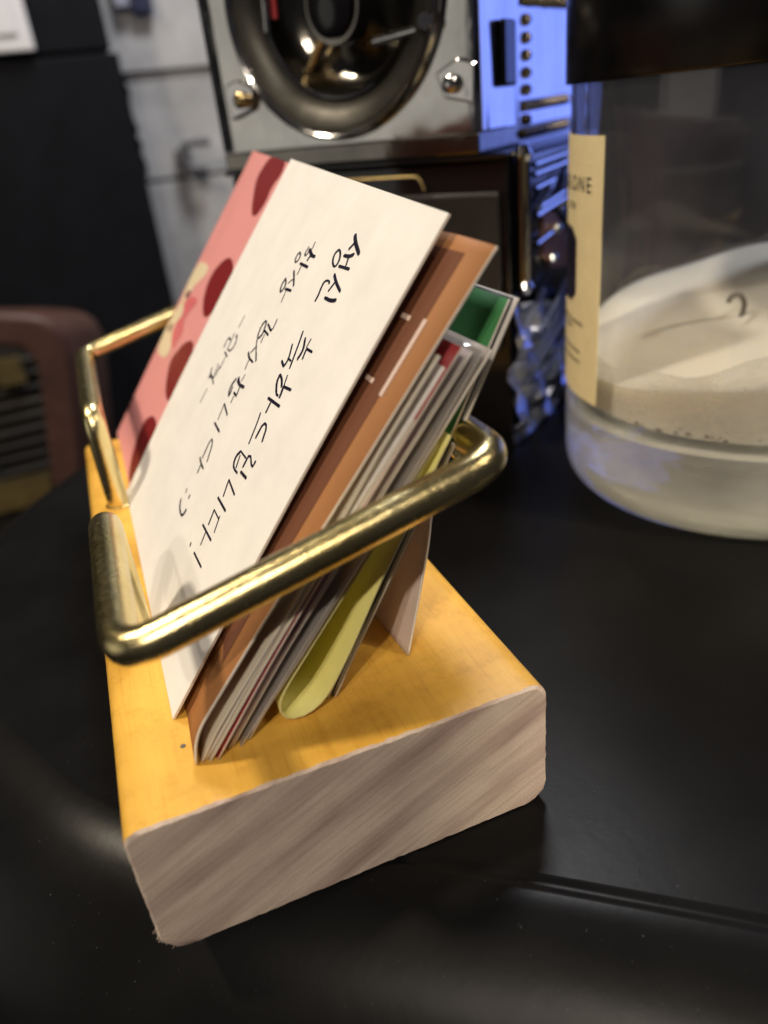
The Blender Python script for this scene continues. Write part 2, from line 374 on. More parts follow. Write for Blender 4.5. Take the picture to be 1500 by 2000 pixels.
HAND_2 = [
(0.19, [55.4, 93.24, 54.88, 91.42]),
(0.48, [56.46, 91.22, 52.93, 90.06, 50.31, 90.09]),
(0.22, [57.74, 91.66, 58.15, 90.04, 57.19, 89.3, 56.08, 90.32, 56.81, 91.26]),
(0.29, [50.75, 90.36, 53.81, 89.94, 54.1, 88.62]),
(0.54, [57.7, 87.4, 51.5, 87.38]),
(0.19, [55.95, 86.87, 55.65, 84.83]),
(0.25, [62.29, 89.75, 63.11, 88.48, 61.6, 86.91, 59.95, 87.86, 60.47, 89.2, 62.29, 89.75]),
(0.3, [59.39, 85.29, 56.77, 83.95, 53.95, 82.16]),
(0.19, [56.52, 83.64, 58.69, 82.12]),
(0.49, [58.52, 80.64, 53.91, 80.95]),
(0.28, [62.32, 82.76, 62.62, 80.81, 60.86, 79.13, 59.47, 80.65, 60.23, 81.95, 62.32, 82.76]),
(0.19, [57.33, 80.32, 56.42, 77.56]),
(0.19, [53.06, 73.83, 52.41, 71.76, 53.05, 70.73]),
(0.41, [53.05, 70.73, 57.49, 71.5]),
(0.44, [57.54, 69.76, 53.46, 69.56]),
(0.19, [56.22, 69.08, 55.79, 66.92]),
(0.28, [60.38, 71.77, 61.55, 70.21, 60.49, 67.69, 59.01, 67.12, 57.63, 68.92, 58.65, 70.69, 59.16, 71.67, 60.38, 71.77]),
(0.22, [59.74, 67.13, 57.51, 65.48, 55.34, 64.39]),
(0.33, [55.34, 64.39, 52.51, 62.98]),
(0.22, [57.74, 65.23, 59.13, 63.39]),
(0.36, [61.08, 63.07, 58.12, 62.18, 54.09, 62.18]),
(0.2, [57.86, 61.88, 57.06, 59.5]),
(0.19, [55.12, 58.58, 55.3, 56.87]),
(0.5, [58.66, 56.79, 56.2, 55.66, 51.44, 56.3]),
(0.62, [58.14, 56.01, 55.98, 56.1]),
(0.28, [54.54, 55.61, 53.77, 53.82]),
(0.5, [56.6, 53.29, 53.52, 53.34]),
(0.2, [55.38, 52.74, 55.08, 50.97]),
(0.34, [59.74, 56.19, 61.04, 54.18, 60.49, 52.44, 58.97, 51.59]),
(0.23, [58.97, 51.59, 58.75, 52.42, 59.55, 54.07]),
(0.37, [53.09, 48.27, 59.39, 49.35]),
(0.2, [59.39, 49.35, 58.14, 45.26]),
(0.48, [59.59, 43.97, 52.91, 43.82]),
(0.25, [55.71, 35.44, 56.39, 40.79, 53.49, 40.56, 51.09, 36.27]),
(0.37, [57.66, 34.84, 54.7, 34.3, 51.24, 34.3]),
(0.28, [54.45, 34.02, 54.01, 31.96]),
(0.29, [56.13, 26.6, 55.36, 25.76]),
(0.31, [51.65, 26.77, 51.47, 25.88]),
(0.34, [56.89, 23.36, 54.97, 21.76, 50.6, 21.29, 49.47, 22.44, 49.18, 23.84])
]
HAND_3 = [
(0.18, [78.83, 69.28, 78.92, 65.76]),
(0.18, [79.91, 64.02, 79.58, 61.66, 78.67, 59.26]),
(0.52, [77.31, 63.83, 76.17, 63.51]),
(0.24, [75.6, 63.45, 74.44, 61.35, 76.09, 59.32, 79.26, 59.51]),
(0.22, [82.54, 62.16, 83.42, 60.51, 83.1, 58.73]),
(0.31, [82.53, 61.96, 79.58, 61.66]),
(0.37, [80.12, 58.27, 76.07, 57.92]),
(0.21, [77.49, 57.54, 76.86, 54.05]),
(0.22, [80.66, 54.63, 79.46, 53.52, 79.13, 50.93]),
(0.18, [78.02, 54.54, 77.71, 53.6, 77.68, 51.56]),
(0.28, [84.55, 52.28, 83.31, 50.95, 82.69, 49.45]),
(0.31, [83.0, 49.99, 78.25, 50.98]),
(0.34, [82.41, 51.01, 75.92, 49.83]),
(0.19, [79.52, 47.38, 79.61, 43.06])
]
SPOTS = [
[(143.12, 114.75), (124.77, 114.29), (122.46, 113.02), (119.81, 108.4), (123.61, 104.55), (121.4, 99.1), (123.86, 94.88), (127.0, 94.2), (131.69, 94.77), (140.81, 100.31), (148.19, 106.24), (146.28, 111.17)] ,
[(128.41, 80.13), (117.33, 76.89), (114.79, 70.15), (116.22, 64.25), (123.23, 59.48), (131.07, 60.36), (141.1, 65.35), (144.04, 71.87), (137.46, 78.04)] ,
[(127.47, 51.05), (121.59, 50.9), (116.42, 47.75), (115.64, 43.23), (119.62, 39.68), (116.19, 35.9), (117.14, 31.29), (126.62, 31.25), (135.15, 34.26), (142.52, 39.34), (139.79, 43.79), (135.17, 48.06)] ,
[(131.59, 22.15), (121.48, 23.34), (115.86, 20.81), (111.87, 14.59), (113.99, 8.5), (118.29, 1.33), (124.38, 1.4), (132.68, 5.56), (138.39, 12.47), (138.18, 18.14)] ]
CREAM = [
[(169.48, 73.08), (153.15, 73.59), (150.73, 70.81), (156.1, 67.21), (160.75, 64.1), (162.1, 56.78), (168.49, 56.48), (173.05, 63.41), (172.63, 69.27)] ,
[(175.0, 48.29), (168.85, 57.27), (164.62, 58.38), (155.73, 54.23), (161.04, 50.41), (159.59, 45.63), (150.82, 43.0), (149.92, 39.1), (157.24, 36.85), (170.88, 36.06), (176.75, 41.58)] ]
ROSE = [ [(165.81, 58.15), (150.39, 62.53), (144.69, 61.07), (149.05, 57.36), (151.98, 52.4), (144.12, 50.42), (146.41, 45.85), (145.5, 42.6), (156.25, 44.63), (161.71, 48.76), (155.73, 54.23)] ]
DOT = [ [(164.07, 62.52), (160.37, 61.85), (161.07, 59.65), (165.78, 58.76), (167.44, 60.56)] , [(167.61, 48.66), (164.06, 48.53), (163.04, 46.03), (166.68, 44.57), (169.6, 46.06)] ]

def _fix():
    pass
_mesh_obj = mesh_obj
def mesh_obj(name, verts, faces, mat, parent=None, smooth=False, angle=None):
    o = _mesh_obj(name, verts, faces, mat, parent, smooth, angle)
    if parent is not None and parent.type == 'EMPTY':
        o.matrix_parent_inverse = Matrix.Translation(-parent.location)
    return o
def thing(name, loc, label, cat, group=None):
    o = empty(name); o.location = loc; tag(o, label, cat, group); return o

H = 0.03145                              # height of the wooden block
# ================================================================== setting
wl = MB().bbox(-2.2, 2.6, 1.30, 1.36, -0.75, 1.6).build("wall", M['dark_wall']); tag(wl, kind="structure")
fl = MB().bbox(-2.2, 2.6, -1.2, 1.36, -0.80, -0.75).build("floor", M['floor']); tag(fl, kind="structure")
# uneven grey sheets on the wall, one above the other
for (z0, z1, x0, dx, dy) in [(0.218, 0.60, 0.128, 0.004, 0.012), (0.066, 0.214, 0.146, 0.0, 0.005), (-0.40, 0.060, 0.139, -0.006, 0.010)]:
    n = 14; pts = []
    for i in range(n + 1):
        z = z0 + (z1 - z0) * i / n
        pts.append((x0 + dx * i / n + random.uniform(-.003, .003), 1.30 - dy, z))
    pts += [(0.46, 1.30 - dy, z1), (0.46, 1.30 - dy, z0)]
    MB().prism(pts, (0, dy - 0.0005, 0)).build("wall_panel", M['plaster'], wl)
br = thing("wall_bracket", (0.21, 1.295, 0.10), "small dark C-shaped bracket on the grey wall left of the chrome case", "bracket")
MB().tube(fillet([(0.250, 1.262, 0.112), (0.203, 1.262, 0.112), (0.205, 1.262, 0.076), (0.238, 1.262, 0.072)], .014), 0.006, 10).build("hook", M['plaster_dark'], br, True)
MB().bbox(0.196, 0.216, 1.262, 1.2945, 0.086, 0.104).build("mounting_plate", M['plaster_dark'], br)
cb = thing("black_cabinet", (-0.5, 1.2, -0.75), "tall plain black cabinet at the left edge beside the grey wall", "cabinet")
bevel(MB().bbox(-1.6, 0.134, 1.20, 1.283, -0.75, 0.238).build("lower_door", M['black_matt'], cb), 0.003)
bevel(MB().bbox(-1.6, 0.126, 1.20, 1.283, 0.242, 1.5).build("upper_door", M['black_matt'], cb), 0.003)
sw = thing("switch_plate", (0, 1.199, 0.24), "white plastic switch plate on the black cabinet in the top left corner", "switch plate")
bevel(MB().bbox(-0.030, 0.027, 1.189, 1.1995, 0.246, 0.40).build("plate", M['white_plastic'], sw), 0.003)
bevel(MB().bbox(-0.018, 0.010, 1.1855, 1.1895, 0.266, 0.39).build("rocker", M['white_plastic'], sw), 0.0015)
fr_ = thing("picture_clip", (0.18, 1.28, 0.30), "small dark blue square clip high on the grey wall", "clip")
MB().bbox(0.175, 0.205, 1.272, 1.2875, 0.292, 0.36).build("clip_body", plain("navy_plastic", (0.02, 0.025, 0.06), 0.4), fr_)
MB().bbox(0.152, 0.172, 1.270, 1.2875, 0.300, 0.36).build("clip_wing", plain("pale_blue_plastic", (0.33, 0.34, 0.42), 0.4), fr_)

# chair far behind the table
ch = thing("wooden_chair", (-0.1, 1.05, -0.75), "brown wooden chair with a rounded arm behind the table at left", "chair")
outer = [(-0.30, -0.030), (-0.150, -0.036), (-0.098, -0.0445), (-0.068, -0.052), (-0.050, -0.060), (-0.040, -0.071), (-0.035, -0.088), (-0.038, -0.12), (-0.060, -0.24), (-0.075, -0.32), (-0.140, -0.74)]
inner = [(-0.30, -0.073), (-0.150, -0.077), (-0.105, -0.084), (-0.088, -0.090), (-0.080, -0.100), (-0.076, -0.114), (-0.080, -0.14), (-0.102, -0.26), (-0.116, -0.34), (-0.178, -0.74)]
bm = MB(); D = 0.085
poly = outer + inner[::-1]
n = len(poly); vv = [(x, 0.95, z) for x, z in poly] + [(x + 0.05, 0.95 + D, z - 0.016) for x, z in poly]
ff = [(i, i + 1, n - 2 - i, n - 1 - i) for i in range(0)]
k = len(inner)
for i in range(len(outer) - 1):
    a, b = i, i + 1; c = n - 1 - min(i + 1, k - 1); d = n - 1 - min(i, k - 1)
    q = (a, b, c, d) if c != d else (a, b, c)
    ff.append(q); ff.append(tuple(j + n for j in reversed(q)))
for i in range(n): ff.append((i, i + n, (i + 1) % n + n, (i + 1) % n))
o = bm.add(vv, ff).build("arm_and_leg", M['chairwood'], ch, True, 45); bevel(o, 0.006, 3)
bm = MB().bbox(-0.42, -0.06, 1.16, 1.175, -0.62, -0.12); bm.build("seat_side", M['wicker'], ch)
for i in range(11):
    z = -0.150 - i * 0.021
    MB().tube([(-0.42 + 0.02 * math.sin(i), 1.150, z), (-0.25, 1.143 + .004 * math.sin(i * 2.1), z - .002), (-0.065, 1.150, z + .001)], 0.0058, 8).build("slat", M['wicker'], ch, True)
MB().tube([(-0.235, 1.135, -0.10), (-0.165, 1.130, -0.50)], 0.008, 8).build("upright", M['wicker'], ch, True)
MB().bbox(-0.150, -0.112, 1.128, 1.139, -0.178, -0.140).build("tag_plate", M['old_gold'], ch)
MB().bbox(-0.42, -0.118, 1.02, 1.10, -0.330, -0.312).build("gold_rail", M['old_gold'], ch)
MB().bbox(-0.30, -0.128, 1.04, 1.09, -0.44, -0.331).build("rail_block", M['wicker'], ch)

# black table with a soft freeform outline and a grooved rim
tb = thing("black_table", (0.193, 0.15, -0.75), "black lacquered table with a grooved rim under the card holder and the jar", "table")
OUTL = [(99.5, -39.7), (52.6, -4.0), (22, 18.5), (-6.0, 42.0), (-20.0, 65), (-33.5, 93), (-42, 135), (-36, 187), (-10, 238), (45, 298), (130, 352), (260, 372), (380, 310), (440, 190), (420, 60), (340, -50), (250, -105), (165, -90)]
def closed_curve(pts, per=12):
    P = [Vector((x / 1000, y / 1000)) for x, y in pts]; out = []; n_ = len(P)
    for i in range(n_):
        a, b, c, d = P[i - 1], P[i], P[(i + 1) % n_], P[(i + 2) % n_]
        for k in range(per):
            t = k / per
            out.append(0.5 * ((2 * b) + (c - a) * t + (2 * a - 5 * b + 4 * c - d) * t * t + (3 * b - a - 3 * c + d) * t ** 3))
    for _ in range(6): out = [(out[i - 1] + out[i] * 2 + out[(i + 1) % len(out)]) / 4 for i in range(len(out))]
    return out
OC = closed_curve(OUTL); NO = len(OC)
NRM = []
for i in range(NO):
    t = (OC[(i + 1) % NO] - OC[i - 1]).normalized(); nn = Vector((t.y, -t.x))
    NRM.append(nn)
cen = Vector((0.19, 0.15))
if sum((OC[i] - cen).dot(NRM[i]) for i in range(NO)) < 0: NRM = [-q for q in NRM]
prof = [(-0.0016, 0.0), (-0.0010, -0.0001), (-0.0004, -0.0004), (0.0004, -0.0006), (0.0012, -0.0004), (0.0019, -0.0001), (0.0026, -0.0001),
        (0.006, -0.0006), (0.012, -0.0030), (0.019, -0.0072), (0.026, -0.0128), (0.033, -0.0205), (0.039, -0.030), (0.043, -0.042), (0.045, -0.056), (0.0445, -0.075), (0.035, -0.090)]
vv = []; ff = []
GF = [max(0.10, min(1.0, (q.x - 0.0) / 0.05)) if q.y < 0.12 else 0.10 for q in OC]
for d_, z_ in prof: vv += [(OC[i].x + NRM[i].x * d_, OC[i].y + NRM[i].y * d_, z_ * (GF[i] if d_ < 0.0025 else 1)) for i in range(NO)]
for r_ in range(len(prof) - 1):
    for i in range(NO):
        j = (i + 1) % NO; ff.append((r_ * NO + i, r_ * NO + j, (r_ + 1) * NO + j, (r_ + 1) * NO + i))
ff.append(tuple(range(NO))); ff.append(tuple(range((len(prof) - 1) * NO, len(prof) * NO)))
o = mesh_obj("table_top", vv, ff, M['lacquer'], tb, True, 35)
import bmesh
_b = bmesh.new(); _b.from_mesh(o.data); bmesh.ops.recalc_face_normals(_b, faces=_b.faces); _b.to_mesh(o.data); _b.free()
MB().lathe([(0.02, -0.70), (0.035, -0.60), (0.03, -0.3), (0.05, -0.091)], cen, 24).build("pedestal", M['lacquer'], tb, True)
MB().lathe([(0.16, -0.749), (0.16, -0.735), (0.05, -0.70), (0.02, -0.695)], cen, 48).build("foot", M['lacquer'], tb, True)

# ================================================================== card holder
hd = thing("card_holder", (0.04, 0.105, 0), "pine block card holder with bent gold tube frames standing on the black table", "card holder")
WB, DB, r = 0.080, 0.190, 0.0042
def corner(cx, cz, a0, rr, n=6): return [(cx + rr * math.cos(math.radians(a0 + 90 * i / n)), cz + rr * math.sin(math.radians(a0 + 90 * i / n))) for i in range(n + 1)]
sec = corner(WB - 0.0035, H - 0.0035, 0, 0.0035) + corner(0.0026, H - 0.0026, 90, 0.0026) + corner(0.0048, 0.0048, 180, 0.0048) + corner(WB - 0.0048, 0.0048, 270, 0.0048)
n = len(sec); cx, cz = WB / 2, H / 2
e = 0.0005
def shr(q): return (q[0] + (e if q[0] < cx else -e) * min(1, abs(q[0] - cx) / 0.03), q[1] + (e if q[1] < cz else -e) * min(1, abs(q[1] - cz) / 0.012))
rng = random.Random(3)
def jit(): return rng.uniform(-0.00013, 0.00013)
# finer front outline so the sawn edge can be slightly ragged
fine = []
for i in range(n):
    a, b = sec[i], sec[(i + 1) % n]; L = math.hypot(b[0] - a[0], b[1] - a[1]); kk = max(1, int(L / 0.0012))
    fine += [(a[0] + (b[0] - a[0]) * j / kk, a[1] + (b[1] - a[1]) * j / kk) for j in range(kk)]
sec = fine; n = len(sec)
rings = []
rings.append([(shr(q)[0] + jit(), 0.0 + jit() * .4, shr(q)[1] + jit()) for q in sec])
rings.append([(q[0] + jit() * .5, e + jit() * 1.5, q[1] + jit() * .5) for q in sec])
for yy in (0.002, 0.05, 0.10, 0.16, DB - e): rings.append([(q[0], yy, q[1]) for q in sec])
rings.append([(shr(q)[0], DB, shr(q)[1]) for q in sec])
vv = [p for rg in rings for p in rg]; ff = []; mi = []
for i in range(len(rings) - 1):
    for k in range(n):
        l = (k + 1) % n; ff.append((i * n + k, (i + 1) * n + k, (i + 1) * n + l, i * n + l)); mi.append(1 if i == 0 else 0)
ff.append(tuple(range(n))); mi.append(1)
ff.append(tuple(reversed(range((len(rings) - 1) * n, len(rings) * n)))); mi.append(1)
blk = mesh_obj("wooden_base", vv, ff, [M['pine'], M['endgrain']], hd, True, 30)
for pg, q in zip(blk.data.polygons, mi): pg.material_index = q
import bmesh
_b = bmesh.new(); _b.from_mesh(blk.data); bmesh.ops.recalc_face_normals(_b, faces=_b.faces); _b.to_mesh(blk.data); _b.free()
# loose wood fibres at the sawn lower corner
bm = MB()
for i in range(16):
    t = i / 15; x = 0.0002 + 0.0035 * t * rng.random(); z = 0.0085 - 0.0065 * t + rng.uniform(-.001, .001)
    bm.tube([(x + 0.0006, 0.0006, z), (x - rng.uniform(.0002, .0009), -0.0002, z - rng.uniform(.0002, .0009))], [0.00011, 0.00003], 5)
bm.build("wood_fibre", M['endgrain'], blk)
tag(blk.children[0], kind="stuff")
MB().lathe([(0.00055, H - 0.0002), (0.00055, H + 0.00006), (0.0002, H + 0.0001)], (0.0125, 0.0162), 10, True).build("pin_hole", M['wick'], blk)

R_T = 0.0032
def frame(name, ybar, ypost, zl, zr, xl, xr):
    path = [(xl, ypost, H - 0.004), (xl, ypost, zl), (xl, ybar, zl), (xr, ybar, zr), (xr, ypost, zr), (xr, ypost, H - 0.004)]
    p = subdivide(fillet(path, 0.0066, 9), 0.004)
    return MB().tube(p, R_T, 24).build(name, M['gold'], hd, True)
f1 = frame("wire_frame", 0.0042, 0.0545, 0.0626, 0.0788, 0.0086, 0.0735)
f2 = frame("wire_frame", 0.2065, 0.1300, 0.0607, 0.0760, 0.0088, 0.0730)
# sockets where the posts enter the wood
for (x, y) in [(0.0086, 0.0545), (0.0735, 0.0545), (0.0088, 0.13), (0.073, 0.13)]:
    MB().lathe([(0.0039, H - 0.001), (0.0039, H + 0.0004), (0.0034, H + 0.0006)], (x, y), 20, True).build("socket_collar", M['gold'], hd, True)
# open tube end seen beside the right arm
o_ = MB(); c0 = Vector((0.0772, 0.026, 0.0716)); ax = Vector((-0.05, 1, 0.05)).normalized()
o_.tube([c0 + ax * t for t in (0.020, 0.0006, 0.0, 0.0, 0.0005, 0.006)], [0.0027, 0.0027, 0.0024, 0.0017, 0.0014, 0.0014], 20, True)
o_.build("tube_end", M['gold'], hd, True)

# ================================================================== cards
def resample(pr, n):
    L = [0]
    for a, b in zip(pr[:-1], pr[1:]): L.append(L[-1] + math.hypot(b[0] - a[0], b[1] - a[1]))
    out = []
    for i in range(n + 1):
        t = L[-1] * i / n; k = 0
        while k < len(L) - 2 and L[k + 1] < t: k += 1
        u = (t - L[k]) / max(1e-9, L[k + 1] - L[k])
        out.append((pr[k][0] + (pr[k + 1][0] - pr[k][0]) * u, pr[k][1] + (pr[k + 1][1] - pr[k][1]) * u))
    return out
def smooth(pr, it=2):
    for _ in range(it):
        pr = [pr[0]] + [((a[0] + 2 * b[0] + c[0]) / 4, (a[1] + 2 * b[1] + c[1]) / 4) for a, b, c in zip(pr[:-2], pr[1:-1], pr[2:])] + [pr[-1]]
    return pr
def sheet(name, stations, mat, parent=None, th=0.00042, NP=28, sm=2, edge=None, wob=0.0):
    """a card: cross-section profiles (x,z) in mm at given depths y in mm, lofted and given thickness"""
    prs = [smooth(resample([(x / 1000, z / 1000) for x, z in pr], NP), sm) for y, pr in stations]
    ys = [y / 1000 for y, pr in stations]; vv = []; ff = []
    rows = []
    for i in range(len(ys) - 1):
        kk = max(1, int((ys[i + 1] - ys[i]) / 0.01))
        for j in range(kk + (1 if i == len(ys) - 2 else 0)):
            t = j / kk; y = ys[i] + (ys[i + 1] - ys[i]) * t
            rows.append([(a[0] + (b[0] - a[0]) * t + wob * math.sin(y * 70 + 3), y, a[1] + (b[1] - a[1]) * t) for a, b in zip(prs[i], prs[i + 1])])
    for rw in rows: vv += rw
    m_ = NP + 1
    for i in range(len(rows) - 1):
        for k in range(NP): ff.append((i * m_ + k, i * m_ + k + 1, (i + 1) * m_ + k + 1, (i + 1) * m_ + k))
    o = mesh_obj(name, vv, ff, [mat, edge or M['paper_edge']], parent, True)
    s = o.modifiers.new("thickness", 'SOLIDIFY'); s.thickness = th; s.offset = 0; s.material_offset_rim = 1
    return o
BZ = H * 1000 + 0.15
# ---- white card with the handwriting
TH = math.radians(37.87)
C0 = Vector((0.0119, 0.0242, H + 0.0001)); VT = Vector((math.sin(TH), 0, math.cos(TH))); NL = Vector((-math.cos(TH), 0, math.sin(TH)))
def onwhite(s, t, off=0.0):
    bow = 0.0011 * math.sin(math.pi * max(0, min(1, t / 112))) * (0.45 + 0.55 * math.sin(math.pi * min(1, s / 150 + .1)))   # the card bows a little
    return C0 + Vector((0, s / 1000, 0)) + VT * (t / 1000) + NL * (off + bow)
def quadcard(name, s0, s1, tb0, tb1, tt0, tt1, off, mat, th=0.0005, edge=None):
    NS, NT = 14, 12; vv = []; ff = []
    for i in range(NS + 1):
        u = i / NS; s = s0 + (s1 - s0) * u
        for j in range(NT + 1):
            q = j / NT; t = (tb0 + (tb1 - tb0) * u) * (1 - q) + (tt0 + (tt1 - tt0) * u) * q
            vv.append(onwhite(s, t, off))
    for i in range(NS):
        for j in range(NT):
            a = i * (NT + 1) + j; ff.append((a, a + NT + 1, a + NT + 2, a + 1))
    o = mesh_obj(name, vv, ff, [mat, edge or M['paper_edge']], None, False)
    s = o.modifiers.new("thickness", 'SOLIDIFY'); s.thickness = th; s.offset = 0; s.material_offset_rim = 1
    return o
wc = quadcard("greeting_card", 0, 113.4, 0, 0, 105.1, 112.8, 0, M['white_paper'])
tag(wc, "white greeting card with handwritten Korean message, frontmost in the gold holder", "card")
def ribbon(strokes, off):
    bm = MB()
    for wdt, flat in strokes:
        P = [Vector((flat[i], flat[i + 1])) for i in range(0, len(flat), 2)]
        # corner-cut once for a flowing pen line
        if len(P) > 2:
            Q = [P[0]]
            for a, b in zip(P[:-1], P[1:]): Q += [a * .75 + b * .25, a * .25 + b * .75]
            P = Q + [P[-1]]
        n_ = len(P); hw = wdt * 0.84
        L = []; Rr = []
        for i, p in enumerate(P):
            d = (P[min(i + 1, n_ - 1)] - P[max(i - 1, 0)])
            if d.length < 1e-6: d = Vector((1, 0))
            d.normalize(); nn = Vector((-d.y, d.x))
            # strokes are a little wider along the foreshortened depth direction
            k = hw * (1 + 0.9 * abs(nn.x)) * (0.82 if i in (0, n_ - 1) else 1.0)
            L.append(p + nn * k); Rr.append(p - nn * k)
        d0 = (P[0] - P[1]).normalized() * hw * .7; d1 = (P[-1] - P[-2]).normalized() * hw * .7
        pts = [P[0] + d0] + L + [P[-1] + d1] + Rr[::-1]
        base = len(bm.v)
        vs = [onwhite(q.x, q.y, off) for q in [P[0] + d0] + L + Rr + [P[-1] + d1]]
        fs = [(0, 1, 1 + n_)]
        for i in range(n_ - 1): fs.append((1 + i, 2 + i, 2 + n_ + i, 1 + n_ + i))
        fs.append((n_, 1 + 2 * n_, 2 * n_))
        bm.add(vs, fs)
    return bm
ribbon(HAND_1, 0.00030).build("handwritten_line", M['ink'], wc)
ribbon(HAND_2, 0.00030).build("handwritten_line", M['ink'], wc)
ribbon(HAND_3, 0.00030).build("handwritten_line", M['ink'], wc)
sm_ = MB(); c_ = (10.5, 73.5)
# ---- pink card behind it
pk = quadcard("pink_card", 28, 173.5, 0.3, 0.0, 106.5, 115.6, -0.0011, M['pink'])
tag(pk, "pink card with dark red spots sticking out behind the white greeting card", "card")
def printed(name, poly, mat, off, parent):
    P = [Vector(q) for q in poly]; Q = []
    for a, b in zip(P, P[1:] + P[:1]): Q += [a * .75 + b * .25, a * .25 + b * .75]
    mesh_obj(name, [onwhite(q.x, q.y, off) for q in Q], [tuple(range(len(Q)))], mat, parent)
for q in SPOTS: printed("red_spot", [(max(a, 105), min(b, 112.6 if a < 130 else 114.0)) for a, b in q], M['darkred'], -0.00076, pk)
for q in CREAM: printed("cream_patch", [(min(a, 173.2), b) for a, b in q], M['cream_print'], -0.00078, pk)
for q in ROSE: printed("rose_patch", q, M['rose'], -0.00072, pk)
for q in DOT: printed("dark_dot", q, M['mauve'], -0.00070, pk)
# ---- brown card
def whitex(z): return 11.9 + 0.7777 * (z - H * 1000)
near = [(14.1, BZ), (14.5, 35.0), (16.0, 39.0), (29.1, 54.6), (50.7, 79.6), (77.3, 110.8)]
mid = [(14.6, BZ), (17.0, 34.6), (19.6, 39.0), (31.3, 54.6), (51.3, 79.6), (77.3, 111.2)]
bc = sheet("brown_card", [(10.2, near), (22.8, mid), (112, [(x + .3, z) for x, z in mid])], M['brown'], th=0.0005, NP=60, sm=2)
tag(bc, "brown folded card with dark brown printed panel right behind the white card", "card")
TB = math.radians(40.618); B0 = Vector((0.0291, 0.010, 0.0546)); VB = Vector((math.sin(TB), 0, math.cos(TB))); NB = Vector((-math.cos(TB), 0, math.sin(TB)))
def brow(s):    # the loft leans a little between y=10 and y=22.8
    return B0 + Vector((0, s / 1000, 0))
def brown_pt(s, t, off):
    P = B0 + VB * (t / 1000); z = P.z * 1000; y = 10.0 + s
    def at(pr):
        for a, b in zip(pr[:-1], pr[1:]):
            if a[1] <= z <= b[1] + 1e-6: return a[0] + (b[0] - a[0]) * (z - a[1]) / (b[1] - a[1])
        return pr[-1][0]
    u = max(0, min(1, (y - 10.2) / 12.6)); x = at(near) * (1 - u) + at(mid) * u
    return Vector((x / 1000, y / 1000, P.z)) + NB * off
def brown_patch(name, s0, s1, t0, t1, mat, off, ns=8, ntt=20):
    vv = []; ff = []
    for i in range(ns + 1):
        for j in range(ntt + 1): vv.append(brown_pt(s0 + (s1 - s0) * i / ns, t0 + (t1 - t0) * j / ntt, off))
    for i in range(ns):
        for j in range(ntt):
            a = i * (ntt + 1) + j; ff.append((a, a + ntt + 1, a + ntt + 2, a + 1))
    return mesh_obj(name, vv, ff, mat, bc, True)
brown_patch("dark_panel", 7.6, 24.0, -12, 71.8, M['darkbrown'], 0.00034, 6, 30)
brown_patch("white_rule", 6.6, 8.0, 45.0, 59.6, M['print_white'], 0.00040, 2, 8)
for t in (58.6, 46.2): brown_patch("pale_dash", 12.4, 16.4, t - .45, t + .45, M['print_white'], 0.00045, 2, 2)

# ---- sheets of the stack, left to right (near-edge profiles in mm)
GR = "cards stacked behind the brown card"
def lab(o, l, g=GR): return tag(o, l, "card", g)
l1 = [(15.3, BZ), (17.6, 35.5), (21.4, 40.2), (39.6, 62.0), (54.3, 81.3), (66.7, 95.8)]
lab(sheet("cream_card", [(10.4, l1), (104, l1)], M['cream'], sm=1), "cream card with its narrow face next to the brown card")
for i, (b0, tp, y0, mt, nm, tx) in enumerate([
    ((15.9, BZ), (67.6, 93.6), 10.6, 'white_sheet', "white_sheet", "thin white sheet whose bright lower corner sticks out beside the brown card"),
    ((16.6, BZ), (68.9, 94.7), 9.9, 'cream', "pale_card", "pale card directly left of the narrow red card"),
    ((17.9, BZ), (70.3, 96.6), 9.7, 'red_card', "red_card", "dark red card showing as a thin stripe in the stack"),
    ((20.2, BZ), (71.6, 94.2), 11.4, 'lilac', "lilac_sheet", "lilac grey sheet directly right of the red card"),
    ((20.9, BZ), (73.0, 94.9), 11.6, 'lilac', "lilac_card", "lilac grey card at the middle of the stack with a pale edge"),
    ]):
    mdl = ((b0[0] + tp[0]) / 2 - 1.2 + .15 * i, (b0[1] + tp[1]) / 2)
    q = [b0, ((b0[0] * .75 + tp[0] * .25) - .9, b0[1] * .75 + tp[1] * .25), mdl, ((b0[0] * .25 + tp[0] * .75) - .6, b0[1] * .25 + tp[1] * .75), tp]
    lab(sheet(nm, [(y0, q), (98 + i, [(x + .2, z) for x, z in q])], M[mt], th=0.00036, sm=3), tx)
l4 = [(24.1, BZ), (26.6, 35.2), (36.2, 46.0), (50.0, 62.3), (67.0, 82.6), (76.8, 94.4)]
lab(sheet("grey_card", [(11.9, l4), (108, l4)], M['grey_card'], th=0.0006, sm=2), "grey beige card with a broad face below the green card")
# clear sleeve round the grey card's neighbour
sl = [(22.4, BZ), (34.2, 45.6), (48.4, 62.2), (64.9, 82.2), (74.6, 94.9)]
lab(sheet("clear_sleeve", [(10.9, sl), (100, sl)], M['sleeve'], th=0.00015, sm=2, edge=M['white_sheet']), "clear plastic sleeve between the lilac cards and the grey card")
gp = [(40.6, BZ), (44.2, 38.1), (57.4, 59.2), (70.1, 79.4), (82.3, 101.1)]
lab(sheet("green_card", [(15.6, gp), (108, gp)], M['green'], th=0.0005, sm=1), "dark green card rising behind the grey card")
lab(sheet("gap_shade_sheet", [(15.9, [(x + .75, z + .1) for x, z in gp]), (107, [(x + .75, z + .1) for x, z in gp])], M['navy'], th=0.0004, sm=1, edge=M['navy']), "thin dark sheet painting in the shaded gap behind the green card")  # dark sheet stands in for the shade in the gap between cards
lab(sheet("white_backing_card", [(15.2, [(x + 1.5, z) for x, z in gp]), (108, [(x + 1.5, z) for x, z in gp])], M['white_sheet'], th=0.0005, sm=1), "white backing card rightmost behind the green card")
